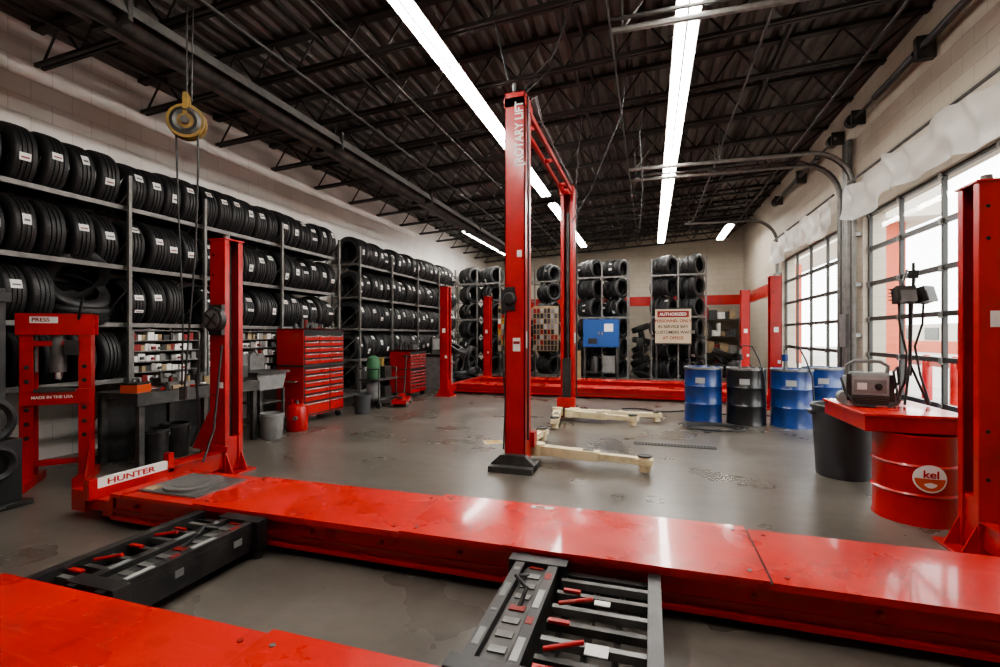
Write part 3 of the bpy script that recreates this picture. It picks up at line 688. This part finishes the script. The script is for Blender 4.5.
for y in (.06,.82,1.56):
    for x in (-.27,.28): b.bb(x-.03,x+.03,y-.03,y+.03,0,.74,DSTEEL)
b.bb(-.29,-.27,.03,1.6,.02,.7,BLACK); b.build('steel_workbench',loc=(-5.36,3.60,0),bevel=.003)
b=MB(); b.cyl((0,0,0),(0,0,.05),.08,DSTEEL,20); b.box((0,.03,.10),(.10,.16,.10),DSTEEL); b.box((0,.07,.17),(.14,.04,.07),DSTEEL); b.box((0,-.06,.17),(.14,.04,.07),DSTEEL); b.box((0,-.08,.10),(.07,.22,.06),DSTEEL); b.cyl((0,-.2,.10),(0,-.26,.10),.015,STEEL,10); b.cyl((-.09,-.25,.10),(.09,-.25,.10),.007,STEEL,8)
b.build('bench_vise',loc=(-5.2,5.03,.79),rz=R(-90),bevel=.004)
def clutter(name,x0,x1,y0,y1,z,n):
    c=MB()
    for k in range(n):
        x=random.uniform(x0,x1);y=random.uniform(y0,y1); h=random.uniform(.03,.14); m=random.choice((BLACK,STEEL,WHITE,TAN,DKRED,STEEL,DSTEEL,GREYP,BLACK,BLACK,DSTEEL))
        if random.random()<.45: c.cyl((x,y,z),(x,y,z+h*1.3),random.uniform(.02,.045),m,14); c.cyl((x,y,z+h*1.3),(x,y,z+h*1.3+.02),.014,BLACK,10)
        elif random.random()<.4:
            a=random.random()*3; d=Vector((math.cos(a),math.sin(a),0))*.12; c.cyl(Vector((x,y,z+.015))-d,Vector((x,y,z+.015))+d,.012,random.choice((STEEL,RED,SILV)),8)
        else: c.box((x,y,z+h/2),(random.uniform(.06,.18),random.uniform(.06,.2),h),m,(0,0,random.uniform(-.5,.5)))
    c.build(name,bevel=.003)
clutter('bench_tools_and_parts',-5.55,-5.18,4.0,4.85,.79,48)
b=MB(); b.bb(-.09,.09,-.10,.10,0,.08,ORANGE); b.bb(-.08,.08,-.09,.09,.08,.10,BLACK); b.tube([(0,-.05,.10),(0,-.03,.14),(0,.03,.14),(0,.05,.10)],.01,BLACK); b.build('orange_parts_case',loc=(-5.25,3.74,.79),rz=.3)
def bucket(name,x,y,r,h,m,handle=True):
    b=MB(); b.lathe([(0,.008),(r*.84,.008),(r*.85,0),(r*.87,.01),(r*.98,h*.9),(r*1.04,h*.905),(r*1.04,h*.93),(r,h*.94),(r,h),(r*.95,h),(r*.83,.03),(0,.03)],(0,0,0),m,32)
    if handle: b.tube([(r*1.02*math.cos(t),-.02-r*.25*math.sin(t),h*.88-r*.7*math.sin(t)) for t in [k*math.pi/10 for k in range(11)]],.005,STEEL,6)
    b.build(name,loc=(x,y,0),rz=R(50))
bucket('black_bucket',-5.16,3.86,.15,.38,BLACK); bucket('black_bucket',-5.27,4.20,.15,.38,BLACK)
bucket('grey_pail',-4.92,5.32,.155,.34,GREYP); bucket('grease_bucket',-4.9,7.45,.15,.34,CAN)
b=MB(); b.prism([(-.13,0),(.13,0),(.13,.20),(.06,.29),(-.09,.29),(-.13,.24)],1,-.09,.09,ORANGE); b.tube([(-.07,0,.28),(-.06,0,.335),(.03,0,.335),(.07,0,.28)],.014,ORANGE); b.cyl((.10,0,.23),(.17,0,.31),.02,YEL,10,.012); b.build('gas_can',loc=(-4.86,4.36,0),rz=R(60),bevel=.015)
b=MB(); b.prism([(-.24,.62),(.20,.62),(.28,.86),(-.30,.86)],0,-.22,.22,GREYP); b.bb(-.25,.25,-.31,.31,.85,.88,DSTEEL)
for x in (-.22,.18):
    for y in (-.24,.20): b.bb(x,x+.04,y,y+.04,0,.62,DSTEEL)
b.bb(-.20,.20,-.22,.22,.42,.44,DSTEEL); b.bb(-.25,-.22,-.3,.3,.88,1.12,GREYP); b.tube([(-.2,0,.88),(-.2,0,1.1),(-.12,0,1.18),(-.04,0,1.1)],.012,STEEL)
b.build('parts_washer',loc=(-5.40,5.62,0),bevel=.004)
b=MB(); b.lathe([(0,0),(.14,0),(.15,.03),(.15,.30),(.13,.36),(.05,.39),(0,.39)],(0,0,0),RED,32); b.cyl((0,0,.38),(0,0,.44),.02,STEEL,12); b.tube([(-.09,0,.37),(-.09,0,.45),(.09,0,.45),(.09,0,.37)],.01,RED); b.cyl((.08,-.12,.2),(.09,-.16,.2),.03,STEEL,14)
b.build('red_air_tank',loc=(-4.96,5.86,0))
def chest(x,y,w,d,h,name='rolling_tool_chest'):
    b=MB(); b.bb(0,d,0,w,.12,h,RED); b.bb(-.01,d+.01,-.01,w+.01,h*.60,h*.62,BLACK); b.bb(0,d,0,w,h-.02,h,RED)
    for xx in (.06,d-.06):
        for yy in (.07,w-.07): b.cyl((xx,yy-.02,.055),(xx,yy+.02,.055),.055,RUBBER,16); b.box((xx,yy,.1),(.06,.06,.04),STEEL)
    rows=[(.15,.18),(.34,.11),(.46,.09),(.56,.09),(.66,.09),(.76,.08)]; hh=h*.6
    b.bb(d,d+.003,.01,w-.01,.13,h-.02,DARK)
    for z,k in rows:
        z0=z*hh/.86;k0=k*hh/.86-.022
        for a,c in ((.03,w*.61),(w*.64,w-.03)):
            b.bb(d,d+.012,a,c,z0,z0+k0,RED); b.bb(d+.012,d+.024,a+.02,c-.02,z0+k0-.022,z0+k0-.004,SILV)
    for j in range(5):
        z0=h*.63+j*h*.062;k0=h*.044
        for a,c in ((.03,w*.35),(w*.37,w*.64),(w*.66,w-.03)):
            b.bb(d,d+.012,a,c,z0,z0+k0,RED); b.bb(d+.012,d+.022,a+.02,c-.02,z0+k0-.02,z0+k0-.004,SILV)
    b.tube([(.1,-.01,h*.45),(.1,-.05,h*.45),(d-.1,-.05,h*.45),(d-.1,-.01,h*.45)],.012,SILV)
    b.build(name,loc=(x,y,0),bevel=.004)
chest(-5.62,6.18,1.02,.50,1.50)
chest(-5.55,9.5,.8,.5,1.05)
clutter('tool_chest_top_items',-5.5,-5.25,6.3,7.05,1.505,9)
clutter('toolbox_top_clutter',-5.45,-5.2,9.6,10.2,1.055,10)
b=MB(); b.bb(-.25,.25,-.35,.35,.14,.17,DSTEEL); b.bb(-.25,.25,-.35,.35,.52,.55,DSTEEL)
for x in (-.23,.23):
    for y in (-.33,.33): b.cyl((x,y,.1),(x,y,.75),.014,DSTEEL,8); b.cyl((x,y-.02,.05),(x,y+.02,.05),.05,RUBBER,14)
b.tube([(-.23,.33,.75),(.23,.33,.75)],.014,DSTEEL); b.tube([(-.23,-.33,.75),(.23,-.33,.75)],.014,DSTEEL)
b.lathe([(0,0),(.12,0),(.13,.02),(.13,.28),(.1,.33),(0,.34)],(0,-.15,.17),GREYP,24); b.lathe([(0,0),(.12,0),(.13,.02),(.13,.3),(.11,.4),(.04,.45),(0,.45)],(0,-.15,.55),GREEN,24)
b.bb(-.15,.15,.03,.28,.55,.78,BLACK); b.cyl((.0,.15,.78),(0,.15,.95),.05,MUST,14); b.bb(-.15,.15,.03,.28,.17,.38,BLACK)
b.build('service_cart',loc=(-5.15,8.35,0),bevel=.003)
b=MB(); b.bb(-.14,.14,-.35,.30,.06,.14,RED); b.prism([(-.30,.14),(.1,.14),(.1,.22),(-.30,.17)],0,-.06,.06,RED); b.cyl((0,-.28,.17),(0,-.28,.20),.06,BLACK,16); b.cyl((0,.28,.12),(0,.62,.95),.016,BLACK,10); b.cyl((-.08,.62,.95),(.08,.62,.95),.018,RUBBER,10)
for x in (-.15,.15):
    for y in (-.28,.25): b.cyl((x-.02,y,.05),(x+.02,y,.05),.05,STEEL,14)
b.build('floor_jack',loc=(-4.75,8.6,0),rz=R(20),bevel=.003)
b=MB(); b.bb(-.22,.22,-.35,.35,0,.85,GREYP); b.bb(-.24,.24,-.37,.37,.85,.92,BLACK); b.bb(-.15,-.10,-.25,.25,.92,1.35,BLACK); b.bb(-.10,-.095,-.2,.2,1.02,1.3,GREYP); b.cyl((.22,0,.7),(.42,0,.7),.03,SILV,14); b.lathe([(0,.0),(.09,0),(.04,.08),(0,.08)],(.3,0,.7),STEEL,20,(1,0,0)); b.bb(-.2,.0,.37,.40,.5,1.2,DKRED)
b.build('wheel_balancer',loc=(-5.2,11.4,0),bevel=.004)
for (x,y,nn) in ((-5.15,12.4,5),(-5.1,13.3,4)):
    e=empty('tire_stack',(x,y,0))
    for j in range(nn): put_tyre(e,(random.uniform(-.02,.02),0,.11+j*.218),(R(90),random.random()*6,0),0)
# cord reel
RZ=3.38; e=empty('hanging_cord_reel',(-4.12,3.40,RZ),R(35)); b=MB()
b.lathe([(.02,-.05),(.155,-.05),(.16,-.04),(.155,-.03),(.10,-.028),(.10,.028),(.155,.03),(.16,.04),(.155,.05),(.02,.05)],(0,0,0),MUST,36,(0,-1,0),closed=True); b.lathe([(.13,.052),(.10,.063),(.07,.052)],(0,0,0),DSTEEL,30,(0,-1,0)); b.cyl((0,-.08,0),(0,.07,0),.035,DSTEEL,14)
b.box((0,0,.13),(.04,.12,.26),MUST); zt=zd(-4.12)-RZ-.46; b.cyl((0,0,.25),(.0,0,zt),.008,DSTEEL,8); b.cyl((.04,0,.2),(.05,0,zt),.006,DSTEEL,6)
b.tube([(.09,0,0),(.09,.0,-.5),(.07,0,-1.2),(.0,-.0,-2.2),(-.02,-.0,-2.5)],.009,RUBBER); b.tube([(-.09,0,0),(-.07,0,-.8),(-.03,0,-1.8),(-.04,0,-2.45)],.008,RUBBER)
b.box((-.03,0,-2.52),(.05,.05,.12),BLACK)
b.build('reel',parent=e)
b=MB(); b.tube([(-1.55,4.6,4.9),(-1.5,4.7,4.5),(-1.42,4.85,4.08)],.010,RUBBER); b.tube([(-.25,6.2,5.0),(-.35,6.3,4.2),(-.75,6.4,3.3),(-1.0,6.4,2.9)],.009,RUBBER); b.tube([(-1.0,5.6,4.95),(-1.1,5.5,4.5),(-1.3,5.0,3.98)],.009,RUBBER); b.tube([(-.9,7.0,5.0),(-1.0,7.2,4.4),(-1.2,8.2,3.9)],.009,RUBBER)
b.tube([(-.55,4.1,5.0),(-.60,4.3,4.6),(-.9,4.7,4.2),(-1.25,4.9,4.0)],.008,RUBBER); b.tube([(.0,7.4,5.0),(-.15,7.4,4.4),(-.1,7.5,3.6),(-.15,7.5,3.0)],.009,RUBBER)
b.build('hanging_air_hoses')

# ------------------------------------------------------------------ misc
b=MB(); b.bb(-.2,.78,6.38,6.52,0,.006,DARK)
for k in range(25): b.bb(-.19+k*.039,-.18+k*.039,6.385,6.515,.004,.010,DSTEEL)
b.build('floor_drain_grate')
b=MB(); b.box((0,0,.003),(.24,.18,.006),CREAM); b.box((0,0,.007),(.2,.12,.002),YEL); b.build('floor_manual',loc=(-1.95,5.95,0),rz=.5)
b=MB(); b.tube([(-.5+k*.12,9.3+.12*math.sin(k*.8),.012) for k in range(28)],.011,RUBBER); b.build('air_hose')
b=MB(); b.tube([(.9+.35*math.cos(k*.4)*(1+k*.01),7.75+.22*math.sin(k*.4)*(1+k*.01),.014+.0008*k) for k in range(40)],.011,RUBBER); b.build('coiled_air_hose')
b=MB(); b.bb(-.5,.5,-.2,.2,1.05,1.85,BLUE2); b.bb(-.48,-.01,-.215,-.2,1.08,1.82,BLUE2); b.bb(.01,.48,-.215,-.2,1.08,1.82,BLUE2); b.bb(-.06,-.03,-.235,-.215,1.4,1.5,SILV); b.bb(.03,.06,-.235,-.215,1.4,1.5,SILV)
for x in (-.46,.46): b.bb(x-.03,x+.03,-.18,.18,0,1.05,DSTEEL)
b.bb(-.5,.5,-.2,.2,.3,.33,DSTEEL); b.bb(.1,.35,-.217,-.215,1.5,1.72,WHITE); b.bb(-.35,-.1,-.217,-.215,1.15,1.3,BLACK); b.lathe([(0,0),(.13,0),(.13,.4),(.1,.45),(0,.46)],(-.2,0,.33),BLACK,20); b.bb(.05,.4,-.15,.15,.33,.8,GREYP); b.build('blue_storage_cabinet',loc=(-1.35,14.2,0),bevel=.004)
e=empty('notice_signboard',(.62,14.4,0)); b=MB(); b.bb(-.48,.48,-.02,.02,1.15,2.15,pmat('sign_cream',(.50,.42,.30),.6))
for x in (-.44,.44): b.bb(x-.025,x+.025,.02,.06,0,2.15,DSTEEL)
b.bb(-.5,.5,-.03,-.02,2.13,2.17,BLACK); b.bb(-.5,.5,-.03,-.02,1.13,1.17,BLACK); b.bb(-.42,.42,-.024,-.02,1.9,2.08,DKRED); b.bb(-.45,.45,-.05,.05,.0,.04,DSTEEL); b.build('board',parent=e)
for k,(s,z,m) in enumerate((('AUTHORIZED',1.95,WHITE),('PERSONNEL ONLY',1.76,DKRED),('IN SERVICE BAY',1.60,BLACK),('CUSTOMERS WAIT',1.44,BLACK),('AT OFFICE',1.28,DKRED))):
    text(s,'sign_text',e,(0,-.026,z),(1,0,0),(0,0,1),.115,m,align='CENTER')
def board(name,x,y,mats):
    b=MB(); b.bb(-.4,.4,-.02,.02,.9,2.3,TAN)
    for xx in (-.37,.37): b.bb(xx-.02,xx+.02,.02,.05,0,2.3,DSTEEL)
    b.bb(-.4,.4,-.2,.2,0,.04,DSTEEL)
    for i in range(7):
        for j in range(8): b.box((-.34+i*.112,-.035,1.0+j*.165),(.08,.03,.14),random.choice(mats))
    b.build(name,loc=(x,y,0))
board('wiper_blade_display',-4.1,14.2,(WHITE,LGREY,TAN,YEL,GREYP,BLACK,RED))
board('parts_display_board',-3.1,14.7,(LGREY,GREYP,BLACK,BLACK,BLACK,DKRED,DSTEEL))
b=MB(); b.bb(-.25,.25,-.02,.02,0,.95,TAN); b.build('plywood_sheet',loc=(-2.15,13.9,0))

# ------------------------------------------------------------------ light + world + camera
w=bpy.data.worlds.new('overcast_sky'); scene.world=w; w.use_nodes=True
bg=w.node_tree.nodes['Background']; bg.inputs[0].default_value=(1.0,.98,.95,1); bg.inputs[1].default_value=8.0
for (ya,yb) in (DN,DF):
    l=bpy.data.lights.new('daylight_portal','AREA'); l.shape='RECTANGLE'; l.size=DH; l.size_y=yb-ya; l.cycles.is_portal=True
    o=bpy.data.objects.new('daylight_portal',l); COL.objects.link(o); o.location=(XR+.28,(ya+yb)/2,DH/2); o.rotation_euler=(0,R(90),0)
cam=bpy.data.cameras.new('camera'); cam.lens=17.28; cam.sensor_width=36; cam.shift_y=.0015; cam.clip_start=.02; cam.clip_end=300
co=bpy.data.objects.new('camera',cam); COL.objects.link(co); co.location=(0,0,1.4); co.rotation_euler=(R(90),0,R(17.35)); scene.camera=co
scene.view_settings.view_transform='AgX'
scene.view_settings.look='AgX - Medium High Contrast'
